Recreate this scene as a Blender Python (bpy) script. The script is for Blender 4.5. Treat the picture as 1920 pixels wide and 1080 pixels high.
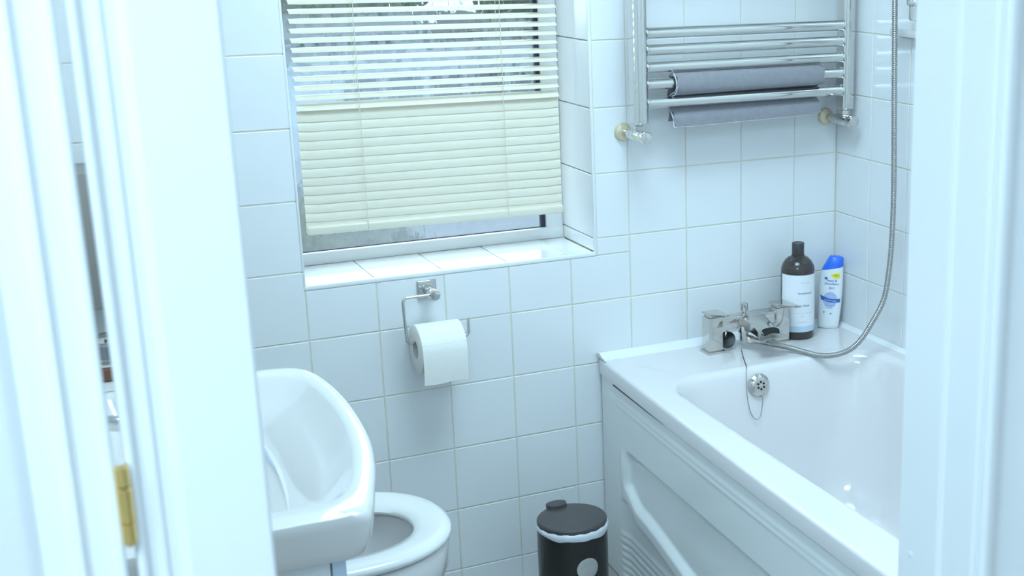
import bpy, bmesh, math, random
from mathutils import Vector, Matrix, noise
random.seed(7)
for o in list(bpy.data.objects): bpy.data.objects.remove(o, do_unlink=True)
SC = bpy.context.scene
COL = SC.collection
PI = math.pi
R = math.radians

# ------------------------------------------------------------------ camera
FLOOR, CEIL, DECK = -1.135, 1.265, -0.597
cam_data = bpy.data.cameras.new('camera')
cam = bpy.data.objects.new('camera', cam_data); COL.objects.link(cam)
cam.location = (-0.41337, -2.91883, 0.387)
cam.rotation_euler = (1.29817, 0.00414, -0.49628)
cam_data.sensor_width = 36
cam_data.lens = 2573.46 / 1920 * 36
cam_data.shift_x = -392.74 / 1920
cam_data.shift_y = 53.41 / 1920
cam_data.clip_start = 0.05
cam_data.dof.use_dof = True
cam_data.dof.focus_distance = 3.15
cam_data.dof.aperture_fstop = 9
SC.camera = cam

# ------------------------------------------------------------------ world, lights, exposure
w = bpy.data.worlds.new('world'); SC.world = w; w.use_nodes = True
bg = w.node_tree.nodes['Background']
bg.inputs[0].default_value = (0.70, 0.90, 1.0, 1)
bg.inputs[1].default_value = 4.5
SC.view_settings.view_transform = 'Standard'
SC.view_settings.look = 'None'
SC.view_settings.gamma = 1
SC.view_settings.use_curve_mapping = False
SC.view_settings.exposure = 0.0

def area(name, loc, rot, size, power, color, shape='DISK', size_y=None):
    l = bpy.data.lights.new(name, 'AREA'); l.shape = shape; l.size = size
    if size_y: l.size_y = size_y
    l.energy = power; l.color = color
    o = bpy.data.objects.new(name, l); COL.objects.link(o)
    o.location = loc; o.rotation_euler = rot
    return o
BATH_TINT = (0.59, 0.85, 1.0)
HALL_TINT = (0.58, 0.84, 1.06)
BULBS = [(0.45, -0.95), (0.60, -0.85), (0.60, -1.05), (0.75, -0.95), (0.60, -0.95)]
for i, (x, y) in enumerate(BULBS):
    area('bathroom_bulb_light', (x, y, CEIL - 0.075), (0, 0, 0), 0.055, 0.8, BATH_TINT)
area('bathroom_soft_fill', (0.60, -0.95, CEIL - 0.08), (0, 0, 0), 0.95, 24.5, BATH_TINT)  # added wide fill to soften shadows, far broader than the lamp plate
area('hall_ceiling_light', (-0.78, -2.95, CEIL - 0.06), (0, 0, 0), 0.9, 38, HALL_TINT)

# ------------------------------------------------------------------ materials
def lin(c):
    return tuple(((v / 255) / 12.92 if v / 255 <= 0.04045 else ((v / 255 + 0.055) / 1.055) ** 2.4) for v in c)
def mat(name, col, rough=0.5, metal=0.0, spec=0.5, coat=0.0, bump=0.0, bscale=50, var=0.0, vscale=8, trans=0.0, sheen=0.0, emit=None):
    m = bpy.data.materials.new(name); m.use_nodes = True
    nt = m.node_tree; N = nt.nodes; L = nt.links
    b = N['Principled BSDF']
    b.inputs['Base Color'].default_value = (*col, 1)
    b.inputs['Roughness'].default_value = rough
    b.inputs['Metallic'].default_value = metal
    b.inputs['Specular IOR Level'].default_value = spec
    b.inputs['Coat Weight'].default_value = coat
    b.inputs['Transmission Weight'].default_value = trans
    b.inputs['Sheen Weight'].default_value = sheen
    tc = N.new('ShaderNodeTexCoord')
    if bump:
        n = N.new('ShaderNodeTexNoise'); n.inputs['Scale'].default_value = bscale; n.inputs['Detail'].default_value = 4
        bp = N.new('ShaderNodeBump'); bp.inputs['Strength'].default_value = bump; bp.inputs['Distance'].default_value = 0.002
        L.new(tc.outputs['Object'], n.inputs['Vector']); L.new(n.outputs['Fac'], bp.inputs['Height']); L.new(bp.outputs['Normal'], b.inputs['Normal'])
    if var:
        n2 = N.new('ShaderNodeTexNoise'); n2.inputs['Scale'].default_value = vscale; n2.inputs['Detail'].default_value = 3
        mx = N.new('ShaderNodeMix'); mx.data_type = 'RGBA'
        mx.inputs[6].default_value = (*[max(0, c * (1 - var)) for c in col], 1)
        mx.inputs[7].default_value = (*[min(1, c * (1 + var)) for c in col], 1)
        L.new(tc.outputs['Object'], n2.inputs['Vector']); L.new(n2.outputs['Fac'], mx.inputs[0]); L.new(mx.outputs[2], b.inputs['Base Color'])
    if emit:
        b.inputs['Emission Color'].default_value = (*emit[0], 1); b.inputs['Emission Strength'].default_value = emit[1]
    return m
M = {}
M['tile'] = mat('glazed_white_tile', (0.80, 0.81, 0.82), 0.10, bump=0.10, bscale=14, var=0.012, vscale=5)
M['grout'] = mat('aged_grout', (0.70, 0.66, 0.55), 0.85, bump=0.3, bscale=300, var=0.18, vscale=12)
M['tile_trim'] = mat('white_plastic_trim', (0.84, 0.85, 0.86), 0.25, var=0.01)
M['plaster'] = mat('painted_plaster', (0.80, 0.80, 0.79), 0.7, bump=0.1, bscale=120, var=0.02)
M['wood_white'] = mat('white_gloss_paint', (0.88, 0.89, 0.88), 0.30, bump=0.08, bscale=18, var=0.02, vscale=6)
M['upvc'] = mat('white_upvc', (0.84, 0.85, 0.86), 0.25, var=0.01)
M['gasket'] = mat('dark_window_gasket', (0.03, 0.04, 0.07), 0.6, var=0.05)
M['acrylic'] = mat('white_acrylic', (0.76, 0.73, 0.73), 0.12, coat=0.3, bump=0.02, bscale=6, var=0.01)
M['panel'] = mat('white_panel_plastic', (0.86, 0.88, 0.87), 0.22, bump=0.03, bscale=9, var=0.015)
M['ceramic'] = mat('white_ceramic', (0.74, 0.72, 0.71), 0.07, coat=0.4, var=0.01)
M['seat'] = mat('white_seat_plastic', (0.80, 0.79, 0.78), 0.15, var=0.01)
M['chrome'] = mat('polished_chrome', (0.66, 0.65, 0.63), 0.09, 1.0, bump=0.02, bscale=25, var=0.02)
M['chrome2'] = mat('tap_chrome', (0.62, 0.60, 0.57), 0.12, 1.0, bump=0.02, bscale=40, var=0.02)
M['hose'] = mat('hose_steel', (0.42, 0.41, 0.40), 0.3, 1.0, var=0.04)
M['brass'] = mat('polished_brass', (0.85, 0.60, 0.22), 0.18, 1.0, var=0.08, vscale=40)
M['collar'] = mat('limescaled_brass_collar', (0.72, 0.62, 0.44), 0.35, 0.5, bump=0.2, bscale=120, var=0.15, vscale=60)
M['blind'] = mat('cream_aluminium', (0.77, 0.72, 0.60), 0.35, var=0.02, vscale=4)
M['cord'] = mat('cream_cord', (0.72, 0.68, 0.55), 0.8, bump=0.5, bscale=800, var=0.08, vscale=60)
M['towel'] = mat('grey_cotton', (0.28, 0.275, 0.305), 0.95, bump=1.0, bscale=700, var=0.14, vscale=90, sheen=0.25)
M['towel_edge'] = mat('towel_binding', (0.62, 0.62, 0.64), 0.9, bump=0.5, bscale=600, var=0.08, vscale=60)
M['paper'] = mat('tissue_paper', (0.86, 0.84, 0.80), 0.95, bump=0.25, bscale=260, var=0.015, vscale=40)
M['card'] = mat('cardboard', (0.66, 0.63, 0.58), 0.9, var=0.1)
M['black'] = mat('black_lacquered_steel', (0.020, 0.020, 0.018), 0.22, var=0.1, vscale=20)
M['lid'] = mat('black_plastic_lid', (0.075, 0.068, 0.068), 0.42, bump=0.1, bscale=400, var=0.06, vscale=30)
M['bag'] = mat('white_bin_liner', (0.72, 0.74, 0.78), 0.4, bump=0.6, bscale=90, var=0.1, vscale=50)
M['shelf'] = mat('frosted_shelf', (0.66, 0.66, 0.66), 0.4, var=0.02)
M['badge'] = mat('brushed_silver_badge', (0.62, 0.62, 0.60), 0.32, 0.7, var=0.05, vscale=60)
M['bottle_black'] = mat('dark_bottle_plastic', (0.055, 0.045, 0.042), 0.12, var=0.08, vscale=20)
M['cap_black'] = mat('dark_cap_plastic', (0.05, 0.045, 0.045), 0.35, var=0.06, vscale=40)
M['label'] = mat('white_paper_label', (0.83, 0.84, 0.88), 0.45, var=0.01)
M['label_blue'] = mat('pale_blue_label_band', (0.56, 0.68, 0.80), 0.45, var=0.01)
M['print'] = mat('grey_print', (0.13, 0.13, 0.15), 0.5, var=0.05)
M['print_light'] = mat('pale_grey_print', (0.50, 0.52, 0.55), 0.5, var=0.05)
M['shampoo'] = mat('white_shampoo_plastic', (0.84, 0.87, 0.90), 0.2, var=0.01)
M['blue_cap'] = mat('blue_cap_plastic', (0.03, 0.17, 0.82), 0.25, var=0.08, vscale=30)
M['navy'] = mat('navy_print', (0.07, 0.15, 0.50), 0.4, var=0.05)
M['paleblue'] = mat('pale_blue_print', (0.42, 0.55, 0.80), 0.4, var=0.12, vscale=200)
M['yellow'] = mat('yellow_sticker', (0.90, 0.82, 0.02), 0.4, var=0.04)
M['floor'] = mat('grey_vinyl', (0.35, 0.33, 0.31), 0.4, bump=0.1, bscale=60, var=0.1)
M['rubber'] = mat('black_rubber', (0.02, 0.02, 0.02), 0.45, var=0.1, vscale=30)
M['dark'] = mat('painted_opening_shade', (0.012, 0.012, 0.012), 0.8, var=0.1)  # near-black colour painted for the shade inside openings
M['sealant'] = mat('discoloured_sealant', (0.50, 0.48, 0.44), 0.5, bump=0.6, bscale=200, var=0.35, vscale=120)
M['cab'] = mat('cabinet_laminate', (0.80, 0.82, 0.84), 0.3, var=0.01)
M['cabdoor'] = mat('cabinet_door_edge', (0.62, 0.72, 0.86), 0.3, var=0.01)
M['grey_cab'] = mat('mid_grey_laminate', (0.30, 0.28, 0.26), 0.5, var=0.05)
M['brown'] = mat('brown_pot_glaze', (0.20, 0.09, 0.06), 0.3, var=0.1)
M['hair_glass'] = mat('grey_jar_glass', (0.25, 0.26, 0.28), 0.05, var=0.1)
M['carpet'] = mat('beige_carpet', (0.42, 0.38, 0.33), 0.95, bump=0.8, bscale=400, var=0.1, vscale=90)
M['grass'] = mat('lawn', (0.10, 0.16, 0.05), 0.9, bump=0.8, bscale=60, var=0.3, vscale=3)
M['paving'] = mat('grey_paving', (0.11, 0.115, 0.13), 0.85, bump=0.5, bscale=30, var=0.6, vscale=14)
M['leaf'] = mat('dark_foliage', (0.03, 0.045, 0.022), 0.7, bump=1.0, bscale=20, var=0.75, vscale=6)
M['olive'] = mat('olive_foliage', (0.05, 0.05, 0.02), 0.7, bump=1.0, bscale=20, var=0.5, vscale=9)
M['render_wall'] = mat('pale_blue_render', (0.30, 0.36, 0.42), 0.7, var=0.03)
M['roof'] = mat('slate_roof', (0.04, 0.045, 0.055), 0.8, var=0.2)
M['fence'] = mat('brown_fence_wood', (0.05, 0.04, 0.042), 0.8, bump=0.5, bscale=30, var=0.3, vscale=10)
M['bulb'] = mat('bulb_glass', (0.9, 0.9, 0.9), 0.3, emit=((0.63, 0.88, 1.0), 4))

def obscure_glass():
    m = bpy.data.materials.new('patterned_glass'); m.use_nodes = True
    nt = m.node_tree; N = nt.nodes; L = nt.links; N.remove(N['Principled BSDF'])
    out = N['Material Output']
    tc = N.new('ShaderNodeTexCoord'); mp = N.new('ShaderNodeMapping')
    mp.inputs['Rotation'].default_value = (0, 0.6, 0); mp.inputs['Scale'].default_value = (1.0, 1, 0.45)
    v = N.new('ShaderNodeTexVoronoi'); v.inputs['Scale'].default_value = 55
    bp = N.new('ShaderNodeBump'); bp.inputs['Strength'].default_value = 0.35; bp.inputs['Distance'].default_value = 0.002
    g = N.new('ShaderNodeBsdfGlass'); g.inputs['Roughness'].default_value = 0.02; g.inputs['IOR'].default_value = 1.45
    t = N.new('ShaderNodeBsdfTransparent'); t.inputs[0].default_value = (0.92, 0.95, 0.96, 1)
    mx = N.new('ShaderNodeMixShader'); mx.inputs[0].default_value = 0.55
    L.new(tc.outputs['Object'], mp.inputs['Vector']); L.new(mp.outputs[0], v.inputs['Vector'])
    L.new(v.outputs['Distance'], bp.inputs['Height']); L.new(bp.outputs[0], g.inputs['Normal'])
    L.new(t.outputs[0], mx.inputs[1]); L.new(g.outputs[0], mx.inputs[2]); L.new(mx.outputs[0], out.inputs[0])
    return m
M['glass'] = obscure_glass()

# ------------------------------------------------------------------ mesh helpers
def finish(bm, name, m, parent=None, angle=35, loc=None):
    bmesh.ops.remove_doubles(bm, verts=bm.verts, dist=1e-6)
    bmesh.ops.recalc_face_normals(bm, faces=bm.faces)
    me = bpy.data.meshes.new(name); bm.to_mesh(me); bm.free()
    for p in me.polygons: p.use_smooth = True
    me.set_sharp_from_angle(angle=R(angle))
    me.materials.append(M[m])
    return link(name, me, parent, loc)
def link(name, me, parent=None, loc=None):
    o = bpy.data.objects.new(name, me); COL.objects.link(o)
    if parent: o.parent = parent
    if loc: o.location = loc
    return o
def tag(o, label=None, cat=None, group=None, kind=None):
    if label: o['label'] = label
    if cat: o['category'] = cat
    if group: o['group'] = group
    if kind: o['kind'] = kind
    return o
def empty(name, loc, label=None, cat=None, group=None, rz=0, kind=None):
    o = bpy.data.objects.new(name, None); COL.objects.link(o); o.location = loc; o.rotation_euler = (0, 0, rz)
    o.empty_display_size = 0.05
    return tag(o, label, cat, group, kind)
def box(bm, x0, x1, y0, y1, z0, z1, bev=0.0, seg=2, mtx=None):
    vs = [bm.verts.new(v) for v in ((x0,y0,z0),(x1,y0,z0),(x1,y1,z0),(x0,y1,z0),(x0,y0,z1),(x1,y0,z1),(x1,y1,z1),(x0,y1,z1))]
    fs = [bm.faces.new([vs[i] for i in f]) for f in ((3,2,1,0),(4,5,6,7),(0,1,5,4),(1,2,6,5),(2,3,7,6),(3,0,4,7))]
    if bev:
        es = list({e for f in fs for e in f.edges})
        r = bmesh.ops.bevel(bm, geom=es, offset=bev, segments=seg, profile=0.5, affect='EDGES')
        vs = list({v for v in r['verts']} | {v for v in vs if v.is_valid})
    if mtx: bmesh.ops.transform(bm, matrix=mtx, verts=vs)
    return bm
def boxo(name, m, parent, x0, x1, y0, y1, z0, z1, bev=0.002, seg=2):
    bm = bmesh.new(); box(bm, x0, x1, y0, y1, z0, z1, bev, seg); return finish(bm, name, m, parent)
def rings(bm, rs, cap0=True, cap1=True, closed=True):
    """loft a list of point rings"""
    V = [[bm.verts.new(p) for p in r] for r in rs]
    n = len(rs[0])
    for a, b in zip(V, V[1:]):
        for i in range(n if closed else n - 1):
            j = (i + 1) % n
            bm.faces.new((a[i], a[j], b[j], b[i]))
    if closed and cap0: bm.faces.new(V[0][::-1])
    if closed and cap1: bm.faces.new(V[-1])
    return bm
def circ(c, r, u, v, n=24, rv=None):
    c = Vector(c); u = Vector(u); v = Vector(v); rv = rv or r
    return [c + u * (r * math.cos(2*PI*i/n)) + v * (rv * math.sin(2*PI*i/n)) for i in range(n)]
def basis(d):
    d = Vector(d).normalized()
    a = Vector((0, 0, 1)) if abs(d.z) < 0.9 else Vector((1, 0, 0))
    u = d.cross(a).normalized(); return u, d.cross(u).normalized()
def lathe(bm, base, axis, prof, n=28, cap0=True, cap1=True):
    """prof = [(radius, distance along axis)]"""
    d = Vector(axis).normalized(); u, v = basis(d); base = Vector(base)
    return rings(bm, [circ(base + d * h, max(r, 1e-4), u, v, n) for r, h in prof], cap0, cap1)
def spline(pts, k=8):
    P = [Vector(p) for p in pts]; P = [P[0]*2-P[1]] + P + [P[-1]*2-P[-2]]; out = []
    for i in range(1, len(P)-2):
        a, b, c, d = P[i-1:i+3]
        for s in range(k):
            t = s / k
            out.append(0.5*((2*b)+(c-a)*t+(2*a-5*b+4*c-d)*t*t+(3*b-a-3*c+d)*t**3))
    out.append(P[-2]); return out
def tube(bm, pts, r, n=12, rfun=None):
    P = [Vector(p) for p in pts]; L = []
    u, v = basis(P[1]-P[0])
    for i, p in enumerate(P):
        t = (P[min(i+1, len(P)-1)] - P[max(i-1, 0)]).normalized()
        u = (u - t * u.dot(t)).normalized(); v = t.cross(u)
        rr = rfun(i) if rfun else r
        L.append([p + u*(rr*math.cos(2*PI*k/n)) + v*(rr*math.sin(2*PI*k/n)) for k in range(n)])
    return rings(bm, L)
def fillet(pts, r, k=6):
    """round the corners of a polyline"""
    P = [Vector(p) for p in pts]; out = [P[0]]
    for a, b, c in zip(P, P[1:], P[2:]):
        d1 = (a-b).normalized(); d2 = (c-b).normalized()
        s, e = b + d1*r, b + d2*r
        for i in range(k+1):
            t = i/k; out.append((1-t)**2*s + 2*t*(1-t)*b + t*t*e)
    out.append(P[-1]); return out
def rrect(x0, x1, y0, y1, r, z, k=8, warp=None):
    out = []
    for cx, cy, a0 in ((x1-r, y1-r, 0), (x0+r, y1-r, 90), (x0+r, y0+r, 180), (x1-r, y0+r, 270)):
        for i in range(k+1):
            a = R(a0 + 90*i/k); x, y = cx + r*math.cos(a), cy + r*math.sin(a)
            if warp: x = warp(x, y, x0, x1)
            out.append(Vector((x, y, z)))
        # extra points along the straight side
        nx = {0: (x0+r, y1), 90: (x0, y0+r), 180: (x1-r, y0), 270: (x1, y1-r)}[a0]
        sx, sy = {0: (x1-r, y1), 90: (x0, y1-r), 180: (x0+r, y0), 270: (x1, y0+r)}[a0]
        for j in range(1, 12):
            t = j/12; x, y = sx+(nx[0]-sx)*t, sy+(nx[1]-sy)*t
            if warp: x = warp(x, y, x0, x1)
            out.append(Vector((x, y, z)))
    return out
def extrude_profile(bm, prof, axis_pts, closed=False):
    """prof: list of Vector offsets placed at every axis point"""
    return rings(bm, [[Vector(a) + Vector(p) for p in prof] for a in axis_pts])

# ------------------------------------------------------------------ tiles
P_ = 0.1525; G_ = 0.0022
_tile = {}
def tile_mesh(wd, ht, th=0.007, b=0.0016):
    k = (round(wd, 4), round(ht, 4))
    if k in _tile: return _tile[k]
    bm = bmesh.new(); g = G_/2
    def rect(i, y): return [(g+i, y, g+i), (wd-g-i, y, g+i), (wd-g-i, y, ht-g-i), (g+i, y, ht-g-i)]
    V = [[bm.verts.new(p) for p in r] for r in (rect(0, th), rect(0, b), rect(b*0.35, b*0.3), rect(b, 0))]
    for a, c in zip(V, V[1:]):
        for i in range(4):
            j = (i+1) % 4; bm.faces.new((a[i], a[j], c[j], c[i]))
    bm.faces.new(V[-1]); bm.faces.new(V[0][::-1])
    bmesh.ops.recalc_face_normals(bm, faces=bm.faces)
    me = bpy.data.meshes.new('tile'); bm.to_mesh(me); bm.free(); me.materials.append(M['tile'])
    _tile[k] = me; return me
trnd = random.Random(3)
def put_tile(parent, loc, rot, wd, ht):
    o = bpy.data.objects.new('tile', tile_mesh(wd, ht)); COL.objects.link(o); o.parent = parent
    o.location = loc
    j = lambda: trnd.uniform(-0.0028, 0.0028)
    o.rotation_euler = (rot[0]+j(), rot[1], rot[2]+j())
    return o
def cells(a0, a1, joint, step=P_, mn=0.012):
    """cut the span a0..a1 at joint + k*step"""
    k = math.ceil((a0 - joint) / step - 1e-6); cuts = [a0]
    while joint + k*step < a1 - mn:
        c = joint + k*step
        if c > a0 + mn: cuts.append(c)
        k += 1
    cuts.append(a1)
    return list(zip(cuts, cuts[1:]))
WX0, WX1, WZ0, WZ1, WD = 0.155, 0.824, -0.337, 0.78, 0.214
LX, RX, NEAR = -0.42, 1.497, -1.75

def struct(name, bm, m, parent=None):
    o = finish(bm, name, m, parent); tag(o, kind='structure'); return o
# back wall: grout/plaster slab with the window opening
bm = bmesh.new(); Y0, Y1 = 0.0012, 0.30
for (a, b, c, d) in ((LX-0.1, WX0-0.006, FLOOR-0.1, CEIL+0.1), (WX1+0.006, RX+0.1, FLOOR-0.1, CEIL+0.1), (WX0-0.006, WX1+0.006, FLOOR-0.1, WZ0-0.006), (WX0-0.006, WX1+0.006, WZ1+0.006, CEIL+0.1)):
    box(bm, a, b, Y0, Y1, c, d)
wall_back = struct('wall_back', bm, 'grout')
for (x0, x1) in cells(LX, RX, 0.0):
    for (z0, z1) in cells(FLOOR, CEIL, 0.0):
        # clip against the opening
        if x1 <= WX0+0.004 or x0 >= WX1-0.004 or z1 <= WZ0-0.008 or z0 >= WZ1+0.004:
            put_tile(wall_back, (x0, 0, z0), (0, 0, 0), x1-x0, z1-z0); continue
        zt, zb = WZ0-0.009, WZ1+0.006
        if z0 < zt < z1: put_tile(wall_back, (x0, 0, z0), (0, 0, 0), x1-x0, zt-z0)
        if z0 < zb < z1: put_tile(wall_back, (x0, 0, zb), (0, 0, 0), x1-x0, z1-zb)
        if x0 < WX1 < x1:
            a, b = max(z0, zt) , min(z1, zb)
            if b-a > 0.01: put_tile(wall_back, (WX1+0.006, 0, a), (0, 0, 0), x1-WX1-0.006, b-a)
# reveal tiles: sill, both sides, head
for (x0, x1) in cells(WX0, WX1, 0.0):
    put_tile(wall_back, (x0, 0.002, WZ0), (-PI/2, 0, 0), x1-x0, WD-0.004)
    put_tile(wall_back, (x0, WD-0.002, WZ1), (PI/2, 0, 0), x1-x0, WD-0.004)
for (z0, z1) in cells(WZ0, WZ1, 0.0):
    put_tile(wall_back, (WX1, WD-0.002, z0), (0, 0, -PI/2), WD-0.004, z1-z0)
    put_tile(wall_back, (WX0, 0.002, z0), (0, 0, PI/2), WD-0.004, z1-z0)
# plastic edge trim round the opening
boxo('edge_trim', 'tile_trim', wall_back, WX0-0.004, WX1+0.004, -0.0015, 0.008, WZ0-0.009, WZ0+0.0005, 0.002)
boxo('edge_trim', 'tile_trim', wall_back, WX0-0.005, WX0+0.0005, -0.0015, 0.008, WZ0, WZ1+0.005, 0.002)
boxo('edge_trim', 'tile_trim', wall_back, WX1-0.0005, WX1+0.006, -0.0015, 0.008, WZ0-0.008, WZ1+0.005, 0.002)

bm = bmesh.new(); box(bm, RX+0.0012, RX+0.12, NEAR-0.1, 0.12, FLOOR-0.1, CEIL+0.1); wall_right = struct('wall_right', bm, 'grout')
for (u0, u1) in cells(0.0, -NEAR, 0.0):
    for (z0, z1) in cells(FLOOR, CEIL, 0.0):
        if z1 < DECK-0.05: continue
        put_tile(wall_right, (RX, -u0, z0), (0, 0, -PI/2), u1-u0, z1-z0)
bm = bmesh.new(); box(bm, LX-0.12, LX-0.0012, NEAR-0.1, 0.12, FLOOR-0.1, CEIL+0.1); wall_left = struct('wall_left', bm, 'grout')
for (u0, u1) in cells(0.0, -NEAR, 0.0):
    for (z0, z1) in cells(FLOOR, CEIL, 0.0):
        if z0 < -0.4: continue
        put_tile(wall_left, (LX, -u1, z0), (0, 0, PI/2), u1-u0, z1-z0)

HX0, HX1, HY = -1.3, 1.5, -3.9
bm = bmesh.new(); box(bm, HX0-0.1, RX+0.1, HY-0.1, 0.1, FLOOR-0.1, FLOOR); floor = struct('floor', bm, 'floor')
bm = bmesh.new(); box(bm, HX0-0.1, RX+0.1, HY-0.1, 0.1, CEIL, CEIL+0.1); ceiling = struct('ceiling', bm, 'plaster')
bm = bmesh.new(); box(bm, HX0-0.1, HX0, HY, -1.87, FLOOR, CEIL); struct('wall_hall_left', bm, 'plaster')
bm = bmesh.new(); box(bm, HX1, HX1+0.1, HY, -1.87, FLOOR, CEIL); struct('wall_hall_right', bm, 'plaster')
bm = bmesh.new(); box(bm, HX0-0.1, HX1+0.1, HY-0.1, HY, FLOOR, CEIL); struct('wall_hall_near', bm, 'plaster')
# partition between hall and bathroom; opening x -0.35..0.47
DT = FLOOR + 2.03
bm = bmesh.new()
box(bm, 0.475, RX+0.0, -1.87, -1.75, FLOOR, CEIL); box(bm, HX0, -0.40, -1.87, -1.75, FLOOR, CEIL); box(bm, -0.40, 0.475, -1.87, -1.75, DT, CEIL)
struct('wall_front', bm, 'plaster')

# ------------------------------------------------------------------ doorway joinery
def vprof(name, parent, pts, z0=FLOOR, z1=DT, m='wood_white'):
    """vertical moulding from a closed plan outline"""
    bm = bmesh.new(); rings(bm, [[(x, y, z) for x, y in pts] for z in (z0, z1)])
    return finish(bm, name, m, parent, angle=28)
def arc2(cx, cy, r, a0, a1, n=6):
    return [(cx + r*math.cos(R(a0+(a1-a0)*i/n)), cy + r*math.sin(R(a0+(a1-a0)*i/n))) for i in range(n+1)]
frame = empty('trim_1', (0, 0, 0), kind='structure')
yf = -1.872
# left casing: bead, hollow, bead, hollow, broad flat (right edge x=-0.252)
pts = [(-0.252, -1.752), (-0.325, -1.752), (-0.3500, yf+0.010), (-0.3520, yf-0.004)]
pts += arc2(-0.3480, yf-0.006, 0.004, 180, 360, 8)
pts += [(-0.3430, yf-0.002), (-0.342, yf), (-0.3355, yf-0.001)]
pts += arc2(-0.3320, yf-0.001, 0.0032, 180, 360, 6)
pts += [(-0.328, yf), (-0.321, yf+0.0005), (-0.3155, yf-0.003), (-0.3135, yf-0.0055), (-0.2545, yf-0.0055), (-0.252, yf-0.003)]
vprof('left_casing', frame, pts)
# right lining with stop and architrave (inner face x=0.447)
vprof('right_lining', frame, [(0.447, -1.749), (0.449, -1.747), (0.476, -1.747), (0.476, -1.872), (0.456, -1.872), (0.453, -1.868), (0.4525, -1.820), (0.4505, -1.8175), (0.447, -1.816)])
pts = [(0.459, -1.874)] + arc2(0.463, -1.878, 0.006, 170, 270, 6) + [(0.470, -1.8835), (0.476, -1.880), (0.486, -1.878), (0.505, -1.883), (0.530, -1.886), (0.533, -1.884), (0.533, -1.8705), (0.459, -1.8705)]
vprof('right_architrave', frame, pts)
vprof('left_stop', frame, [(-0.252, -1.752), (-0.252, -1.80), (-0.246, -1.80), (-0.246, -1.752)]) if False else None
boxo('head_casing', 'wood_white', frame, -0.35, 0.535, -1.887, -1.747, DT-0.025, DT+0.06, 0.003)
# strike mark near the bottom of the lining is omitted from view except its small screw
bm = bmesh.new(); lathe(bm, (0.4475, -1.772, -0.289), (-1, 0, 0), [(0.004, 0), (0.004, 0.0012), (0.002, 0.0018)], 12); finish(bm, 'screw_head', 'wood_white', frame)

# open door leaf at the far left with its moulded stile, edge x=-0.357
leaf = empty('door_1', (-0.3600, -1.885, FLOOR), kind='structure', rz=0)
def leafprof():
    p = [(0, 0.033), (0, 0.004)] + [(x, y) for x, y in arc2(-0.0025, 0.0005, 0.0036, 0, -180, 6)]
    p += [(-0.009, 0.0015), (-0.022, 0.003), (-0.0265, 0.0005)] + arc2(-0.029, 0.0, 0.003, 0, -180, 5)
    p += [(-0.034, 0.004), (-0.054, 0.006), (-0.060, 0.001), (-0.066, -0.002), (-0.76, -0.002), (-0.76, 0.033)]
    return p
bm = bmesh.new(); rings(bm, [[(x, y, z) for x, y in leafprof()] for z in (0.006, 2.0)])
lf = finish(bm, 'door_leaf', 'wood_white', leaf, angle=28)
lf.rotation_euler = (0, 0, R(4))
# brass hinge in the gap
hinge = empty('door_hinge', (-0.3550, -1.888, -0.046), 'polished brass butt hinge in the narrow gap between door and casing', 'hinge')
for (z0, z1, rr) in ((0.0, 0.0155, 0.0050), (0.0162, 0.0435, 0.0054), (0.0442, 0.060, 0.0050)):
    bm = bmesh.new(); lathe(bm, (0, 0, z0), (0, 0, 1), [(rr*0.8, 0), (rr, 0.0008), (rr, z1-z0-0.0008), (rr*0.8, z1-z0)], 20); finish(bm, 'knuckle', 'brass', hinge)
boxo('hinge_plate', 'brass', hinge, 0.0035, 0.0048, 0.001, 0.018, 0, 0.060, 0.0003)
bm = bmesh.new(); lathe(bm, (0, 0, -0.003), (0, 0, 1), [(0.002, 0), (0.0036, 0.0015), (0.0036, 0.003)], 16); finish(bm, 'pin_tip', 'brass', hinge)

# ------------------------------------------------------------------ window
win = empty('window_1', (0, 0, 0), kind='structure')
FW = 0.042; fy0, fy1 = WD-0.022, WD+0.004
zb = WZ0
boxo('bottom_rail', 'upvc', win, WX0, WX1, fy0, fy1, zb, zb+0.028, 0.003)
boxo('head_rail', 'upvc', win, WX0, WX1, fy0, fy1, WZ1-0.04, WZ1, 0.003)
boxo('left_stile', 'upvc', win, WX0, WX0+0.03, fy0, fy1, zb+0.026, WZ1-0.038, 0.003)
boxo('right_stile', 'upvc', win, WX1-FW, WX1, fy0, fy1, zb+0.026, WZ1-0.038, 0.003)
gx0, gx1, gz0, gz1 = WX0+0.03, WX1-FW, zb+0.028, WZ1-0.04
boxo('gasket', 'gasket', win, gx1-0.011, gx1, fy0+0.012, fy0+0.026, gz0, gz1, 0.001)
boxo('gasket', 'gasket', win, gx0, gx1, fy0+0.014, fy0+0.020, gz0, gz0+0.0016, 0.0003)
bm = bmesh.new(); box(bm, gx0, gx1, fy0+0.020, fy0+0.024, gz0, gz1); finish(bm, 'pane', 'glass', win)

# ------------------------------------------------------------------ venetian blind
BX0, BX1, BY = 0.186, 0.783, 0.095
blind = empty('venetian_blind', ((BX0+BX1)/2, BY, WZ1), 'cream venetian blind hanging in the tiled window recess, open above and closed below', 'blind')
BW = BX1-BX0
def slat_mesh():
    bm = bmesh.new(); n = 6; rs = []
    w2 = 0.0125
    top = []; 
    for i in range(n+1):
        t = -1+2*i/n; top.append((t*w2, 0.0022*(1-t*t)))
    nx = 24
    for k in range(nx+1):
        x = -BW/2 + BW*k/nx
        e = min(k, nx-k); f = 1.0 if e else 0.86
        rs.append([(x, y*f, z) for y, z in top] + [(x, y*f, z-0.0005) for y, z in reversed(top)])
    rings(bm, rs); 
    bmesh.ops.recalc_face_normals(bm, faces=bm.faces)
    me = bpy.data.meshes.new('slat'); bm.to_mesh(me); bm.free()
    for p in me.polygons: p.use_smooth = True
    me.set_sharp_from_angle(angle=R(50)); me.materials.append(M['blind']); return me
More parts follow.
